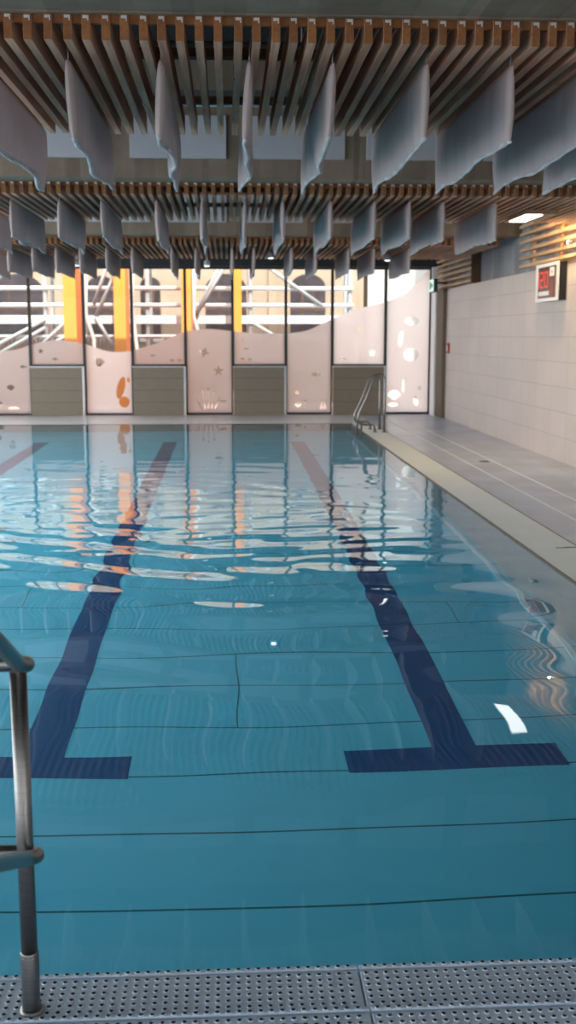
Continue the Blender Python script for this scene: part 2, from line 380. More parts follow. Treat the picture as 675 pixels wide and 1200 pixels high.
def film_mesh(outer,holes):
    cu=bpy.data.curves.new('film_outline','CURVE'); cu.dimensions='2D'; cu.fill_mode='BOTH'
    for p in [outer]+holes:
        sp=cu.splines.new('POLY'); sp.points.add(len(p)-1)
        for i,(x,z) in enumerate(p): sp.points[i].co=(x,z,0,1)
        sp.use_cyclic_u=True
    o=bpy.data.objects.new('film_outline',cu); COL.objects.link(o)
    dg=bpy.context.evaluated_depsgraph_get(); dg.update()
    me=bpy.data.meshes.new_from_object(o.evaluated_get(dg))
    bpy.data.objects.remove(o); bpy.data.curves.remove(cu)
    for v in me.vertices: v.co=(v.co.x,YW-.018,v.co.y)
    return me
FR=.032
for i in range(len(XB)-1):
    x0,x1=XB[i],XB[i+1]; low=(i%2==0)       # every second bay has a solid lower panel
    w=link('window_%d'%(i+1),None,kind='structure',loc=((x0+x1)/2,YW,0))
    z0=1.10 if low else .0
    b=MB(); 
    b.box(x0-.0,x0+FR,YW-.05,YW+.06,z0,ZT); b.box(x1-FR,x1,YW-.05,YW+.06,z0,ZT)
    b.box(x0+FR,x1-FR,YW-.05,YW+.06,z0,z0+.05); b.box(x0+FR,x1-FR,YW-.05,YW+.06,ZT-.05,ZT)
    b.build('window_frame',M['frame'],w)
    b=MB(); b.box(x0+FR,x1-FR,YW,YW+.012,z0+.05,ZT-.05); b.build('pane',M['pane'],w)
    xs=np.linspace(x0+FR,x1-FR,24)
    top=[(float(x),min(smooth_wave(float(x)),ZT-.052)) for x in xs]
    outer=[(x0+FR,z0+.05),(x1-FR,z0+.05)]+top[::-1]
    holes=[[(x,z) for x,z in h] for h in orn.get(i+1,[])]
    holes=[h for h in holes if min(x for x,z in h)>x0+FR+.005 and max(x for x,z in h)<x1-FR-.005 and min(z for x,z in h)>z0+.055 and all(z<smooth_wave(x)-.02 for x,z in h)]
    me=film_mesh(outer,holes); me.materials.append(M['film'])
    f=link('frosted_film',me,w); f.location=-Vector(w.location)
    f['label']='frosted film with wavy top edge and sea creature cutouts'
    if low:
        lab={0:'grey brown infill panel at the far left end of the glass wall',2:'grey brown infill panel under the window, first from left in the glass wall',
             4:'grey brown infill panel under the window, second from left in the glass wall',6:'grey brown infill panel under the window, third from left in the glass wall',
             8:'grey brown infill panel under the window directly behind the pool ladder'}[i]
        s=thing('infill_panel',lab,'panel',((x0+x1)/2,24.99,0),'infill panels below the windows')
        b=MB(); b.bbox(x0+.01,x1-.045,24.99,25.13,0.0,1.085,.006)
        for z in (.30,.57,.84): b.box(x0+.012,x1-.047,24.986,24.99,z,z+.004,1)
        b.build('panel_board',[M['spandrel'],M['dark']],s)
        b=MB(); b.bbox(x0+.0,x1,24.965,25.13,1.085,1.112,.004); b.build('sill_cap',M['alu'],s)
        b=MB(); b.box(x1-.045,x1-.0,24.985,25.13,0,1.085); b.build('edge_trim',M['alu'],s)
b=MB(); b.box(4.655,4.70,25.1,25.25,0,ZT); struct(b,'trim_9',M['frame'])

# ------------------------------------------------------------------ slatted ceilings
def bay(label,y0,y1,xs0,xs1,pitch,clips,extra=None):
    t=thing('slatted_ceiling',label,'slatted ceiling',((xs0+xs1)/2,y0,3.43),'timber slat ceilings')
    zb,zt=3.295,3.428; hw=.0215
    # one batten mesh at the origin, copied along X
    b=MB(); b.bbox(-hw,hw,0,y1-y0,zb-3.43,zt-3.43,.002)
    me_o=b.build('batten',[M['batten'],M['stain']],t,origin=(0,0,0))
    me=me_o.data
    for p in me.polygons:
        if p.normal.y<-.8: p.material_index=1
    bc=MB(); bc.box(-.015,.015,-.004,.0,-.030,-.016); bc.box(.008,.015,-.004,-.0,-.042,-.030)
    cm=bc.build('clip',M['alu'],me_o) if clips else None
    n=int((xs1-xs0)/pitch); first=True
    for k in range(n):
        x=xs0+k*pitch+random.uniform(-.006,.006)
        if first: o=me_o; c=cm; first=False
        else:
            o=me_o.copy(); COL.objects.link(o); o.parent=t
            if cm: c=cm.copy(); COL.objects.link(c); c.parent=o
        o.location=(x-(xs0+xs1)/2,random.uniform(-.004,.004),random.uniform(-.002,.002))
    # rails the battens are screwed to
    xl=extra if extra is not None else xs0-.1
    b=MB(); b.box(xl,xs1-.03,y0+.022,y0+.05,zt-.046,zt+.0); b.build('front_rail',M['stain'],t)
    for yy in (y0+.9,y1-.45):
        b=MB(); b.box(xl,xs1-.03,yy-.03,yy+.03,zt+.002,zt+.05); b.build('cross_rail',M['darkwood'],t)
        for xx in np.arange(xs0+.3,xs1,1.5):
            pass
    b=MB()
    for yy in (y0+.9,y1-.45):
        for xx in np.arange(max(xl,xs0)+.3,xs1,1.5): b.tube([(xx,yy,zt+.05),(xx,yy,4.6)],.006,6)
    b.build('hanger_rods',M['pipe'],t)
    if extra is not None:
        b=MB(); x=xs0-pitch
        while x>extra: b.box(x-hw,x+hw,y0,y1,zb,zt,0,{2:1}); x-=pitch
        e=b.build('outer_battens',[M['batten'],M['stain']],t); e['kind']='stuff'
    return t
bay('timber slat ceiling nearest the camera, brown ended battens with white clips',5.96,8.63,-2.75,4.72,.0972,True,-6.5)
bay('timber slat ceiling in the middle, between the two concrete beams',12.17,14.95,-4.6,4.72,.0972,True,-7.5)
bay('timber slat ceiling farthest away, in front of the glass wall',18.68,22.2,-4.95,4.72,.0972,False,-8.0)

# services above the slats
for (y,z,r,lab) in ((7.25,3.60,.022,'thin grey conduit running across above the nearest timber slats'),):
    b=MB(); b.tube([(XL,y,z),(4.9,y,z)],r,12)
    b.build('conduit',M['pipe'],None,lab,'conduit','')
b=MB(); b.bbox(XL,4.9,9.0,9.14,3.60,3.70,.006); b.build('cable_tray',M['pipe'],None,'grey cable tray crossing above the far ends of the nearest slats','cable tray')
b=MB(); b.tube([(XL,13.9,3.58),(4.9,13.9,3.58)],.025,12); b.build('conduit',M['pipe'],None,'grey conduit running across above the middle timber slats','conduit')

# pale panels on the beam faces
def panels(y,xs,z0,z1,row,names):
    for (x0,x1),nm in zip(xs,names):
        b=MB(); b.bbox(x0,x1,y-.03,y,z0,z1,.004)
        b.build('acoustic_panel',M['panel'],None,'pale blue grey panel on %s, %s'%(row,nm),'panel','acoustic panels on the concrete beams',origin=((x0+x1)/2,y,z0))
px=[(-2.23,-1.23),(-.99,.01),(.25,1.25),(1.48,2.48),(2.72,3.72)]
px=[(-3.47,-2.47)]+px
panels(11.87,px,3.62,4.05,'the middle concrete beam',['leftmost panel in view','second panel from left','third from left','fourth from left','fifth from left','rightmost panel'])
panels(18.38,[(x0-1.24,x1-1.24) for x0,x1 in px[:2]]+px[1:],3.62,4.05,'the farthest concrete beam',['first panel from left','second panel from left','third panel from left','fourth panel from left','fifth panel from left','sixth panel from left','rightmost panel'])

# ------------------------------------------------------------------ hanging fabric baffles
def baffle_mesh(L_,h,seed,limp):
    """soft flat bag: length along +Y, hangs down from z=0"""
    rnd=random.Random(seed)
    ny,nz=46,12
    ph=[rnd.uniform(0,6.28) for _ in range(6)]
    def centre(u,w):      # sideways wander, grows to the bottom
        return limp*w**1.3*(.55*math.sin(u*7+ph[0])+.33*math.sin(u*14+ph[1])+.10*math.sin(u*24+ph[2]))
    def thick(u,w):
        e=min(1,u/.02,(1-u)/.02)**.5; g=(math.sin(PI*min(1,max(0,w*.92+.05))))**.5
        return (.006+.020*g)*max(.25,e)*(1+.22*math.sin(u*40+ph[3])*w)
    def bottom(u): return h*(1+.025*math.sin(u*9+ph[4])+.035*max(0,(u-.86)/.14)+.009*math.sin(u*23+ph[5]))
    V=[];F=[];MI=[]
    for side in (1,-1):
        for i in range(ny+1):
            u=i/ny
            for j in range(nz+1):
                w=j/nz
                x=centre(u,w)+side*thick(u,w)
                yy=u*L_+.018*math.sin(w*5+ph[0])*(1 if u>.95 else (.6 if u<.05 else 0))*w
                V.append((x,yy,-bottom(u)*w))
    n1=(ny+1)*(nz+1)
    idx=lambda s,i,j: s*n1+i*(nz+1)+j
    for i in range(ny):
        for j in range(nz):
            F.append((idx(0,i,j),idx(0,i+1,j),idx(0,i+1,j+1),idx(0,i,j+1))); MI.append(0)
            F.append((idx(1,i,j+1),idx(1,i+1,j+1),idx(1,i+1,j),idx(1,i,j))); MI.append(0)
    for i in range(ny):
        F.append((idx(0,i,0),idx(1,i,0),idx(1,i+1,0),idx(0,i+1,0))); MI.append(0)
        F.append((idx(0,i,nz),idx(0,i+1,nz),idx(1,i+1,nz),idx(1,i,nz))); MI.append(0)
    for j in range(nz):
        F.append((idx(0,0,j),idx(0,0,j+1),idx(1,0,j+1),idx(1,0,j))); MI.append(0)
        F.append((idx(0,ny,j),idx(1,ny,j),idx(1,ny,j+1),idx(0,ny,j+1))); MI.append(0)
    # hem along the bottom edge
    hv=[];hf=[]; m=0
    H=MB()
    pts=[];rr=[]
    for i in range(ny+1):
        u=i/ny
        w=1.0; pts.append((centre(u,w),u*L_,-bottom(u)+.004)); rr.append(.0115+.003*math.sin(u*47+ph[2]))
    H.tube(pts,rr,10,round_end=True)
    return V,F,H
ORD=['first','second','third','fourth','fifth','sixth','seventh','eighth','ninth','tenth','eleventh','twelfth','thirteenth','fourteenth','fifteenth','sixteenth','seventeenth']
def row(xs,y,L_,name,limps,grp):
    for k,x in enumerate(xs):
        xx=x
        V,F,H=baffle_mesh(L_,.40,int(1000*y)+k*17,limps*(.45 if x>1 else 1))
        lab='grey fabric baffle, %s from the left in the %s row under the slats'%(ORD[k],name)
        t=thing('fabric_baffle',lab,'hanging baffle',(xx,y,3.26),grp)
        mb=MB(); mb.add(V,F,0,True); o=mb.build('cloth',M['fabric'],t,origin=(0,0,0)); o.location=(0,0,0)
        o=H.build('hem',M['hem'],t,origin=(0,0,0)); o.location=(0,0,0); o['label']='hem along the bottom edge, coloured paler for light coming through it'
        for yy in (.06,L_-.06):
            mb=MB(); mb.tube([(0,yy,-.01),(0,yy,.16)],.0035,6); o=mb.build('hanging_wire',M['pipe'],t,origin=(0,0,0)); o.location=(0,0,0)
row([-1.31,-.845,-.345,.135,.590,1.107,1.578,2.01,2.395],6.22,2.17,'nearest',.040,'fabric baffles in the nearest row')
row([-2.78,-2.34,-1.82,-1.36,-.76,-.26,.21,.63,1.16,1.65,2.04,2.42,3.01],12.42,2.2,'middle',.030,'fabric baffles in the middle row')
row([-4.06,-3.64,-3.24,-2.85,-2.45,-2.01,-1.58,-.92,-.51,.10,.47,1.11,1.52,2.08,2.51,3.12],18.92,2.3,'farthest',.022,'fabric baffles in the farthest row')

# ------------------------------------------------------------------ wooden louvres on the right wall
def louvre(label,y0,y1,z0,n,dz,ups):
    t=thing('slat_screen',label,'slat screen',(4.74,(y0+y1)/2,z0),'wooden slat screens on the right wall')
    for y in ups:
        b=MB(); b.box(4.795,4.835,y-.03,y+.03,z0-.03,z0+(n-1)*dz+.06); b.build('upright',M['slat'],t)
    for y in (ups[0],ups[-1]):
        b=MB()
        for zz in (z0+.1,z0+(n-2)*dz): b.box(4.835,4.90,y-.02,y+.02,zz,zz+.04)
        b.build('bracket',M['pipe'],t)
    for k in range(n):
        z=z0+k*dz; b=MB(); e=random.uniform(-.05,.05)
        b.bbox(4.715,4.795,y0,y1+e*.6,z,z+.047,.003); b.build('slat',M['slat'],t)
    return t
louvre('wooden slat screen lit warm yellow above the scoreboard',12.3,17.82,2.862,8,.125,(12.7,14.3,15.85,17.3))
t=louvre('unlit wooden slat screen near the glass wall, above the exit sign',21.36,24.9,2.83,6,.112,(21.6,23.0,24.6))
b=MB(); b.bbox(4.715,4.898,21.28,21.36,2.80,3.50,.003); b.build('end_board',M['darkwood'],t)

# ceiling luminaire under the middle slats
t=thing('ceiling_luminaire','white lit strip luminaire in a wooden box under the middle slats','lamp',(3.78,13.85,3.295))
b=MB(); b.bbox(3.60,4.02,13.40,14.30,3.245,3.295,.004); b.build('housing',M['slat'],t)
b=MB(); b.box(3.63,3.83,13.45,14.25,3.236,3.245); b.build('diffuser',emit('lamp_white',(1,.97,.95),6),t)
def spot(x,y,z,lab):
    t=thing('spotlight',lab,'spotlight',(x,y,z),'small ceiling spotlights in the farthest bay')
    b=MB(); b.lathe((x,y,z),[(.055,0),(.06,.02),(.06,.09),(.03,.11)],16); b.tube([(x,y,z+.1),(x,y,3.30)],.012,8); b.build('housing',M['white'],t)
    b=MB(); b.lathe((x,y,z-.004),[(.046,0),(.046,.006)],16); b.build('lens',emit('spot_lens',(1,.98,.95),5),t)
spot(-2.86,21.6,3.12,'small lit ceiling spotlight at far left above the orange column')
spot(.80,20.1,3.17,'small ceiling spotlight just right of the photo centre axis, below far slats')
spot(-.38,22.0,3.14,'small ceiling spotlight left of the middle, at the end of far slats')
spot(2.98,20.6,3.17,'small ceiling spotlight at the right among the far slats')

t=thing('wall_spotlight','tiny white spotlight clipped to the lit slat screen above the scoreboard','spotlight',(4.69,15.06,3.03))
b=MB(); b.lathe((4.655,15.08,3.055),[(.022,0),(.03,.005),(.03,.05),(.02,.06)],14,0,'x'); b.build('housing',M['white'],t)
b=MB(); b.lathe((4.652,15.08,3.055),[(.024,0),(.024,.004)],14,0,'x'); b.build('lens',emit('spot_warm',(1,.85,.6),6),t)
pl=bpy.data.lights.new('spot_bulb','POINT'); pl.energy=10; pl.color=(1,.66,.28); pl.shadow_soft_size=.02
po=bpy.data.objects.new('spot_bulb',pl); COL.objects.link(po); po.location=(4.60,15.08,3.055)
# scoreboard
t=thing('scoreboard','wall mounted digital scoreboard with white frame and red digits','scoreboard',(XW,16,2.29))
X0=4.645
b=MB(); b.bbox(X0+.012,XW,15.41,16.52,2.292,2.828,.006); b.build('casing',M['black'],t)
b=MB(); y0,y1,z0,z1=15.405,16.525,2.288,2.832; w=.06
for q in ((y0,y1,z0,z0+w*.8),(y0,y1,z1-w*.8,z1),(y0,y0+w*1.6,z0+w*.8,z1-w*.8),(y1-w*1.6,y1,z0+w*.8,z1-w*.8)): b.box(X0-.004,X0+.012,*q)
b.build('frame',M['white'],t)
b=MB(); b.box(X0+.004,X0+.012,y0+w,y1-w,z0+w*.8,z1-w*.8); b.build('display',noisy('display_dark',(.10,.035,.045),(.13,.045,.055),rough=.25),t)
SEG={'0':'abcdef','1':'bc','2':'abged','8':'abcdefg'}
b=MB()
def digit(ch,yl,zb,wd,h,th):
    # yl is the reader's left (larger Y); reader looks along +X so left is +Y
    for s in SEG[ch]:
        zt_,zm=zb+h,zb+h/2
        r={'a':(yl-wd,yl,zt_-th,zt_),'g':(yl-wd,yl,zm-th/2,zm+th/2),'d':(yl-wd,yl,zb,zb+th),
           'f':(yl-th,yl,zm,zt_),'e':(yl-th,yl,zb,zm),'b':(yl-wd,yl-wd+th,zm,zt_),'c':(yl-wd,yl-wd+th,zb,zm)}[s]
        b.box(X0-.0005,X0+.0045,*r)
digit('1',16.42,2.485,.05,.235,.026); digit('2',16.315,2.485,.165,.235,.026); digit('0',16.09,2.485,.165,.235,.026)
b.build('digits',emit('red_led',(1,.13,.09),.95),t)
b=MB(); b.box(X0-.002,X0+.004,15.62,15.83,2.64,2.765); b.box(X0-.004,X0-.002,15.70,15.73,2.68,2.72,1); b.build('corner_card',[M['white'],M['black']],t)
b=MB(); b.box(X0-.002,X0+.004,15.86,16.36,2.375,2.435); b.build('name_label',M['white'],t)
b=MB(); b.box(X0-.001,X0+.004,15.64,15.74,2.38,2.58); b.build('side_strip',noisy('dim_red',(.20,.05,.05),(.26,.07,.06),rough=.4),t)

# exit sign, call point, drain
t=thing('exit_sign','small lit green and white exit sign by the last window','sign',(4.45,23.6,2.7))
b=MB(); b.bbox(4.385,4.47,23.42,23.92,2.71,2.99,.006); b.box(4.47,4.72,23.6,23.66,2.89,2.93); b.build('casing',M['frame'],t)
b=MB(); b.box(4.379,4.385,23.435,23.905,2.725,2.975); b.build('face',emit('exit_glow',(.72,1,.86),1.1),t)
b=MB(); x=4.376
for q in ((23.50,23.62,2.82,2.88),(23.62,23.66,2.77,2.93),(23.66,23.70,2.80,2.90),(23.74,23.84,2.76,2.94)): b.box(x,x+.003,*q)
b.build('pictogram',noisy('sign_green',(.05,.40,.20),(.06,.44,.22)),t)
t=thing('call_point','red fire alarm call point on the tiled wall','alarm button',(XW,23.55,1.45))
b=MB(); b.bbox(4.73,XW,23.47,23.65,1.42,1.64,.008); b.build('box',M['red'],t)
b=MB(); b.box(4.726,4.73,23.51,23.61,1.47,1.58); b.build('glass_plate',M['white'],t)
t=thing('floor_drain','small round steel floor drain in the grey deck','drain',(3.69,15.5,0))
b=MB(); b.lathe((3.69,15.5,0),[(.09,0),(.09,.004),(.075,.006)],20); b.build('ring',M['drain'],t)
b=MB()
for k in range(-3,4): b.box(3.69-.06,3.69+.06,15.5+k*.018-.004,15.5+k*.018+.004,.006,.0075)
b.build('slots',M['hole'],t)
# small black stroke on the cream channel cover
b=MB(); b.box(2.79,2.90,9.02,9.05,.006,.0072); b.box(2.88,2.985,9.03,9.07,.006,.0072)
b.build('depth_mark',M['black'],None,'small black mark on the cream channel cover at the right edge','marking')

# ------------------------------------------------------------------ lane lines on the pool floor
def lane(xa,xb,xt0,xt1,label):
    t=thing('lane_line',label,'lane line',((xa+xb)/2,6,-D),'lane lines on the pool floor')
    z0,z1=-D,-D+.002
    b=MB(); b.box(xa,xb,6.0,20.4,z0,z1); b.build('stripe',M['lane'],t)
    b=MB(); b.box(xt0,xt1,5.735,6.0,z0,z1); b.build('cross_bar',M['lane'],t)
lane(1.17,1.43,.66,1.90,'dark blue T shaped lane line on the pool floor at the right')
lane(-3.56,-3.30,-4.15,-2.92,'dark blue lane line on the pool floor at the far left edge of view')
lane(-1.20,-.945,-1.80,-.56,'dark blue T shaped lane line on the pool floor at the left, behind the handrail')

# ------------------------------------------------------------------ water
def water():
    st=.045
    xs=np.arange(XL,XE+st*.5,st); xs[-1]=XE
    ys=np.arange(YN-.02,YF+st*.5,st); ys[-1]=YF
    X,Y=np.meshgrid(xs,ys)
    rng=np.random.default_rng(5)
    Z=np.zeros_like(X)
    def band(lams,dirs,slope,mask):
        nonlocal Z
        for l,d in zip(lams,dirs):
            k=2*PI/l; a=slope/k
            dx,dy=math.sin(d),math.cos(d)
            wob=.35*np.sin(X*1.1+Y*.5+rng.uniform(0,6))+.25*np.sin(Y*.9-X*.6+rng.uniform(0,6))
            ph=rng.uniform(0,6.28)
            env=.55+.45*np.sin(X*rng.uniform(.5,1.3)+Y*rng.uniform(.4,1.1)+rng.uniform(0,6))
            Z+=mask*env*a*np.sin(k*(X*dx+Y*dy)+ph+wob*2)
    g=lambda c,w: np.exp(-((Y-c)/w)**2)
    mx=1/(1+np.exp((X-1.7)*3.0))
    m1=np.where(Y<8.8,np.exp(-((Y-8.8)/1.9)**2),np.exp(-((Y-8.8)/4.2)**2))*(.18+.82*mx)
    band([.55,.62,.72],[.15,.6,.35],.027,m1)
    m1s=np.where(Y<9.6,np.exp(-((Y-9.6)/1.25)**2),np.exp(-((Y-9.6)/3.8)**2))*(.18+.82*mx)
    band([.42,.36,.30],[.75,.45,-.25],.027,m1s)
    m2=np.exp(-((Y-7.2)/2.2)**2)*(.35+.65*mx)
    band([.85,1.0,.7],[.25,-.35,.6],.029,m2)
    # gentle swell everywhere
    band([1.3,1.7,.9],[.2,-.5,1.0],.0045,np.ones_like(X))
    m3=g(13.5,3.5)*.9+.25
    band([.5,.38,.7],[.1,-.12,.22],.0055,m3)
    # near the right edge: slow lazy waves
    m4=np.exp(-((X-2.2)/.5)**2)*np.exp(-((Y-6.6)/1.8)**2)
    band([.55,.8],[.5,1.0],.022,m4)
    ny,nx=X.shape
    co=np.stack([X,Y,Z-.004],-1).reshape(-1,3)
    i=np.arange(ny*nx).reshape(ny,nx)
    q=np.stack([i[:-1,:-1],i[:-1,1:],i[1:,1:],i[1:,:-1]],-1).reshape(-1,4)
    me=bpy.data.meshes.new('pool_water')
    me.vertices.add(len(co)); me.vertices.foreach_set('co',co.ravel())
    me.loops.add(q.size); me.loops.foreach_set('vertex_index',q.ravel())
    me.polygons.add(len(q)); me.polygons.foreach_set('loop_start',np.arange(len(q))*4)
    me.update(calc_edges=True); me.validate()
    me.polygons.foreach_set('use_smooth',np.ones(len(q),bool))
    me.materials.append(M['water'])
    o=link('pool_water',me,None,'clear rippled turquoise pool water','water',None,'stuff')
water()

# ------------------------------------------------------------------ steel treads in the foreground
def tread(x0,x1,yf,depth,z,lab,rows):
    t=thing('steel_tread',lab,'tread',((x0+x1)/2,yf-depth/2,z),'perforated steel stair treads')
    p=.0282
    def dimples(b,ylist,zz):
        n=int((x1-x0-.03)/p)+1
        seg=10
        for yy in ylist:
            for k in range(n):
                x=x0+.018+k*p
                base=len(b.v)
                for (r,h) in ((.0080,0),(.0068,.0026),(.0060,.0026),(.0052,.0002)):
                    for s in range(seg):
                        a=2*PI*s/seg; b.v.append((x+r*math.cos(a),yy+r*math.sin(a),zz+h))
                for rr in range(3):
                    for s in range(seg):
                        s2=(s+1)%seg
                        b.f.append([base+rr*seg+s,base+rr*seg+s2,base+(rr+1)*seg+s2,base+(rr+1)*seg+s]); b.m.append(1 if rr==2 else 0); b.sm.append(rr==0)
                b.f.append([base+3*seg+s for s in range(seg)]); b.m.append(1); b.sm.append(False)
    b=MB(); b.bbox(x0+.001,x1-.001,yf-.016,yf,z-.035,z,.003); dimples(b,[yf-.008],z)
    b.build('nosing',[M['treadsteel'],M['hole']],t)
    b=MB(); b.bbox(x0+.001,x1-.001,yf-depth,yf-.026,z-.03,z-.002,.003); dimples(b,[yf-.042-i*.0275 for i in range(rows)],z-.002)
    b.build('tread_plate',[M['treadsteel'],M['hole']],t)
    b=MB(); b.box(x0+.002,x1-.002,yf-.027,yf-.015,z-.035,z-.012); b.build('channel',M['drain'],t)
    b=MB(); b.box(x0+.003,x0+.012,yf-depth,yf-.004,z-.09,z-.034); b.box(x1-.012,x1-.003,yf-depth,yf-.004,z-.09,z-.034); b.build('side_flange',M['treadsteel'],t)
ZS=.03
tread(-1.75,.3545,2.852,.235,ZS,'perforated steel tread at the water edge, left of the seam, under the handrail post',7)
tread(.3575,2.45,2.852,.235,ZS,'perforated steel tread at the water edge, right of the seam',7)
tread(-1.75,.3575,2.612,.235,.06,'second perforated steel tread from the water, left of the seam',7)
tread(.3605,2.45,2.612,.235,.06,'second perforated steel tread from the water, right of the seam',7)
# landing below the treads
b=MB(); b.box(-1.8,2.5,2.3,2.846,-.21,-.062); struct(b,'floor_stair_base',M['steel'])

# ------------------------------------------------------------------ near handrail
PX,PY=-.534,2.690
t=thing('handrail','brushed steel handrail post with looped rails at the left foreground','handrail',(PX,PY,ZS))
b=MB(); b.tube([(PX,PY,ZS-.002),(PX,PY,.965)],.0215,28); b.build('post',M['steel'],t)
b=MB(); b.lathe((PX,PY,ZS),[(.0235,0),(.0240,.008),(.0240,.165),(.0225,.17)],28); b.build('sleeve',M['steel'],t)
b=MB()
for a in (-2.2,-1.0,-1.6+3.1): b.lathe((PX+.0235*math.cos(a),PY+.0235*math.sin(a),ZS+.158),[(.0,-.002),(.003,-.001),(.003,.001),(.0,.002)],8)
b.build('set_screw',M['drain'],t)
b=MB(); b.lathe((PX,PY,ZS-.002),[(.034,0),(.034,.004),(.028,.010),(.0245,.013)],28); b.build('base_ring',M['steel'],t)
dirv=Vector((-.046,.902,-.429))*-1      # back towards the viewer and up
dirv.normalize()
def loop(z,yo,xo,fo):
    # back leg along -X, round the post, front leg climbing towards the viewer
    a=Vector((PX-1.2,PY+yo,z)); c=Vector((PX+xo-.03,PY+yo,z)); f0=Vector((PX+fo,PY-.012,z+.006))
    pts=[a,Vector((PX-.2,PY+yo,z)),Vector((PX-.05,PY+yo,z)),c]
    n=8
    end=f0+dirv*.035; ctrl=Vector((PX+xo+.045,PY+yo*.55-.0,z))
    for i in range(1,n+1):
        s=i/n; pts.append(c.lerp(ctrl,s).lerp(ctrl.lerp(end,s),s))
    pts+= [f0+dirv*.08,f0+dirv*.25,f0+dirv*.6,f0+dirv*.95]
    return pts
b=MB(); b.tube(loop(.975,.028,.004,.008),.0205,24); b.build('top_rail',M['steel'],t)
b=MB(); b.tube(loop(.460,.034,.012,.012),.0195,24); b.build('lower_rail',M['steel'],t)

# ------------------------------------------------------------------ far pool ladder
t=thing('pool_ladder','steel pool ladder handrails at the far right corner of the pool','ladder',(2.9,20.7,0))
def stanchion(y,dz):
    pts=[(2.93,y,.0),(2.93,y,.45),(2.93,y,.90)]
    for i in range(1,9):
        a=PI*.80*i/8; pts.append((2.93-.11*(1-math.cos(a)),y,.96+dz+.10*math.sin(a)))
    pts+=[(2.60,y,.66+dz),(2.45,y,.34+dz),(2.43,y,.24),(2.47,y,.17),(2.56,y,.15),(2.70,y,.15),(2.745,y,.12),(2.755,y,.0)]
    return pts
for y,dz in ((20.35,0.02),(21.0,-.03)):
    b=MB(); b.tube(stanchion(y,dz),.021,14); b.build('rail',M['steel'],t)
    for x in (2.93,2.755):
        b=MB(); b.lathe((x,y,.006),[(.045,0),(.045,.008),(.024,.02)],16); b.build('foot_flange',M['steel'],t)
for z in (-.25,-.55):
    b=MB(); b.bbox(2.46,2.535,20.36,20.99,z,z+.03,.006); b.build('step',M['steel'],t)
b=MB(); b.tube([(2.50,20.35,.17),(2.50,20.35,-.7)],.018,12); b.tube([(2.50,21.0,.17),(2.50,21.0,-.7)],.018,12); b.build('stringer',M['steel'],t)

# ------------------------------------------------------------------ outdoors
b=MB(); b.box(-40,30,25.46,90,-.3,-.08); struct(b,'ground',M['ground'])
t=thing('building','cream rendered building with dark arched windows outside the glass wall','building',(-6,31.5,-.08))
b=MB(); b.box(-22,3.9,31.6,38,-.08,6.2); b.build('wall',M['cream'],t)
arches=[(-5.85,.75,3.5),(-3.53,.38,3.45),(-2.15,.28,3.42),(-.02,.58,3.52),(2.31,.5,3.52),(-8.6,.6,3.5),(-11.5,.6,3.5)]
for (x,hw,zt) in arches:
    poly=[(x-hw,1.72),(x+hw,1.72),(x+hw,zt-hw*.75)]+[(x+hw*math.cos(a),zt-hw*.75+hw*.75*math.sin(a)) for a in np.linspace(0,PI,14)[1:-1]]+[(x-hw,zt-hw*.75)]
    b=MB(); b.prism_y(poly,31.585,31.70); w=b.build('arched_window',M['winglass'],t)
    b=MB()
    for xx in (-hw*.33,hw*.33): b.box(x+xx-.02,x+xx+.02,31.57,31.585,1.72,zt-.3)
    b.box(x-hw,x+hw,31.57,31.585,2.5,2.54); b.build('glazing_bar',M['darkwood'],w)
    b=MB(); b.box(x-hw-.08,x+hw+.08,31.5,31.62,1.62,1.72); b.build('window_sill',M['plank'],w)
for x in (-4.7,1.3,3.55):
    b=MB(); b.box(x-.12,x+.12,31.48,31.6,-.08,6.2); b.build('pilaster',M['cream'],t)

b=MB(); b.box(4.2,14,33.0,40,-.08,13); b.box(6.6,14,25.9,33.0,-.08,13)  # added L-shaped block, cuts the sky light on the right-hand panes
wb=b.build('sky_block',noisy('sky_block_white',(.48,.48,.47),(.53,.53,.52),ns=1.2,rough=.9),None,'added white block shutting off the sky outside at the right, beside the cream facade','building')
b=MB(); b.box(4.1,14.1,32.9,40.1,13,13.2); b.box(6.5,14.1,25.8,32.9,13,13.2); b.build('sky_block_cap',M['alu'],wb)
t=thing('scaffold','white steel scaffolding standing outside behind the glass wall','scaffold',(-2,29,-.08))
for x in (-9.85,-7.25,-4.67,-2.05,.61,3.22):
    b=MB(); b.tube([(x,29,-.08),(x,29,5.5)],.06,10); b.build('standard',M['scaf'],t)
    b=MB(); b.tube([(x,30.1,-.08),(x,30.1,5.5)],.05,10); b.build('standard',M['scaf'],t)
for z,r in ((3.0,.055),(2.57,.055),(1.78,.035)):
    b=MB(); b.tube([(-11,28.93,z),(3.3,28.93,z)],r,10); b.build('guard_rail',M['plank'],t)
b=MB(); b.box(-11,3.3,28.95,30.1,2.16,2.21); b.box(-11,3.3,28.90,28.95,2.10,2.31); b.build('deck_board',M['plank'],t)
b=MB(); b.box(-11,3.3,28.95,30.1,4.2,4.4); b.build('deck_board',M['plank'],t)
for (x0,z0,x1,z1) in ((-5.85,1.35,-4.67,2.0),(-4.67,2.2,-7.0,1.0),(-5.9,3.2,-5.2,3.6),(-.86,2.25,-.15,3.6),(-.80,2.3,-.02,3.6),(1.05,3.55,2.5,2.55),(.7,2.1,1.3,1.75),(-3.0,3.7,-3.42,2.6),(-2.75,3.6,-3.38,2.28),(-3.38,2.28,-2.95,1.5),(-4.8,1.55,-4.2,2.1),(-4.6,1.55,-4.1,1.8)):
    b=MB(); b.tube([(x0,28.85,z0),(x1,28.85,z1)],.045,8); b.build('diagonal_brace',M['scaf'],t)
names=['leftmost of the four','second of the four from left','third of the four from left','rightmost of the four']
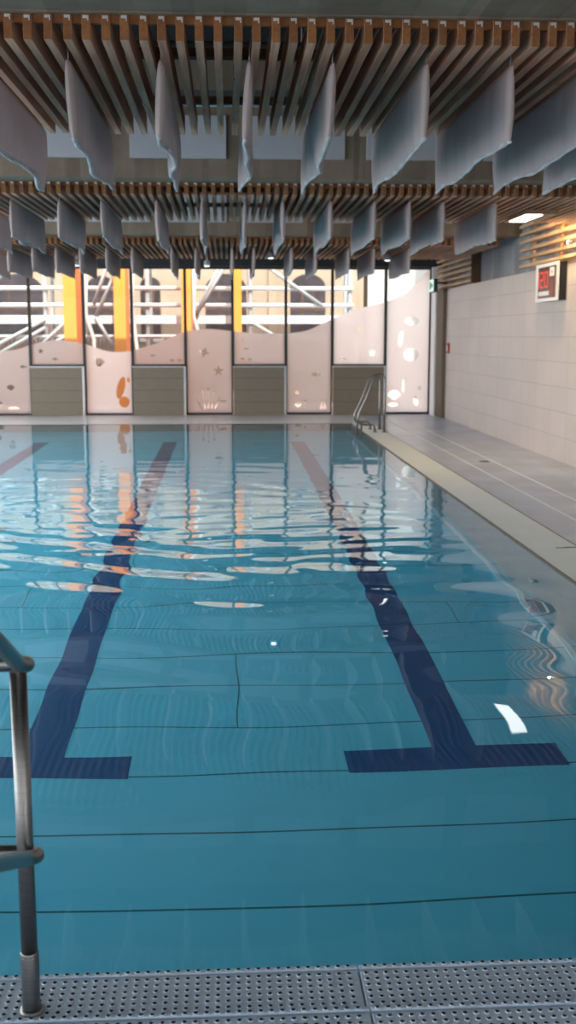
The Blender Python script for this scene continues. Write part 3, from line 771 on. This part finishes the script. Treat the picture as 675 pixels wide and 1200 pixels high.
for k,(x0,x1) in enumerate(((-4.0,-3.69),(-2.77,-2.48),(-1.12,-.87),(.16,.37))):
    b=MB(); b.bbox(x0,x1,27.5,28.55,-.08,5.6,.01)
    for p in range(len(b.f)): pass
    o=b.build('yellow_column',[M['yellow'],M['orange']],None,'tall yellow column with orange shaded sides outside the glass, '+names[k],'column','yellow columns outside',origin=((x0+x1)/2,28,-.08))
    for p in o.data.polygons:
        if abs(p.normal.x)>.7: p.material_index=1
# slender white struts zigzagging beside the columns
for k,pts in enumerate(([(-3.55,4.2),(-3.62,2.35),(-3.42,1.7),(-3.42,-.08)],[(-2.36,4.2),(-2.43,2.6),(-2.30,1.2),(-2.30,-.08)],[(-.82,4.0),(-.86,2.3),(-.72,1.8),(-.72,-.08)])):
    b=MB(); b.tube([(x,28.7,z) for x,z in pts],.05,8)
    b.build('steel_strut',M['plank'],None,'white bent strut outside, '+['right of the leftmost yellow column','right of the second yellow column','right of the third yellow column'][k],'strut','white struts outside')
b=MB()
for k in range(60): b.box(-9+k*.11,-9+k*.11+.09,30.9,30.93,-.08,1.72+.02*math.sin(k*3))
b.box(-9,-2.4,30.93,30.97,1.3,1.38); b.box(-9,-2.4,30.93,30.97,.3,.38)
b.build('board_fence',M['brownfence'],None,'weathered brown board fence outside at lower left behind the scaffolding','fence')

# ------------------------------------------------------------------ light
W=bpy.data.worlds.new('World'); S.world=W; W.use_nodes=True
nt=W.node_tree; nt.nodes.clear()
o=nt.nodes.new('ShaderNodeOutputWorld'); bg=nt.nodes.new('ShaderNodeBackground'); bg.inputs['Color'].default_value=(.93,.965,1,1); bg.inputs['Strength'].default_value=4.3
nt.links.new(bg.outputs[0],o.inputs['Surface'])
def area(name,loc,rot,sx,sy,col,pw):
    l=bpy.data.lights.new(name,'AREA'); l.shape='RECTANGLE'; l.size=sx; l.size_y=sy; l.color=col; l.energy=pw
    o=bpy.data.objects.new(name,l); COL.objects.link(o); o.location=loc; o.rotation_euler=rot; return o
# warm linear light hidden at the top of the lit slat screen
area('slat_lamp',(4.25,15.3,4.05),(0,math.radians(-22),0),.2,1.2,(1,.66,.30),60)
area('slat_back_lamp',(4.88,15.8,3.75),(0,math.radians(25),0),.05,1.2,(1,.60,.18),45)

# sun outdoors, coming over the roof from behind
sl=bpy.data.lights.new('sun','SUN'); sl.energy=8.5; sl.color=(1,.94,.84); sl.angle=.01
so=bpy.data.objects.new('sun',sl); COL.objects.link(so); so.rotation_euler=(math.radians(34),0,math.radians(8))
# added fill lamps, unseen: one overhead at the left, one behind the camera
area('overhead_fill',(-7.2,11.8,4.5),(0,0,0),4.5,10.5,(.95,.97,1),1700)
area('rear_fill',(-3,-2.9,2.4),(math.radians(90),0,0),13,3.8,(1,.97,.94),120)

# ------------------------------------------------------------------ camera
f=1280.; h=1.8
p=math.atan(207/f); psi=math.atan(71.5/f*math.cos(p))
cam=bpy.data.cameras.new('Camera'); co=bpy.data.objects.new('Camera',cam); COL.objects.link(co)
cam.sensor_fit='HORIZONTAL'; cam.sensor_width=36; cam.lens=36*f/675
co.location=(0,0,h); co.rotation_euler=(PI/2-p,0,-psi)
cam.clip_start=.05; cam.clip_end=300
cam.dof.use_dof=True; cam.dof.focus_distance=4.6; cam.dof.aperture_fstop=6.3
S.camera=co
S.view_settings.view_transform='Standard'; S.view_settings.look='None'; S.view_settings.gamma=1; S.view_settings.use_curve_mapping=False
S.view_settings.exposure=.1
S.cycles.use_denoising=True
S.cycles.max_bounces=14; S.cycles.transmission_bounces=10; S.cycles.diffuse_bounces=6; S.cycles.glossy_bounces=5; S.cycles.transparent_max_bounces=12
S.cycles.caustics_reflective=True; S.cycles.caustics_refractive=True
S.cycles.sample_clamp_indirect=8
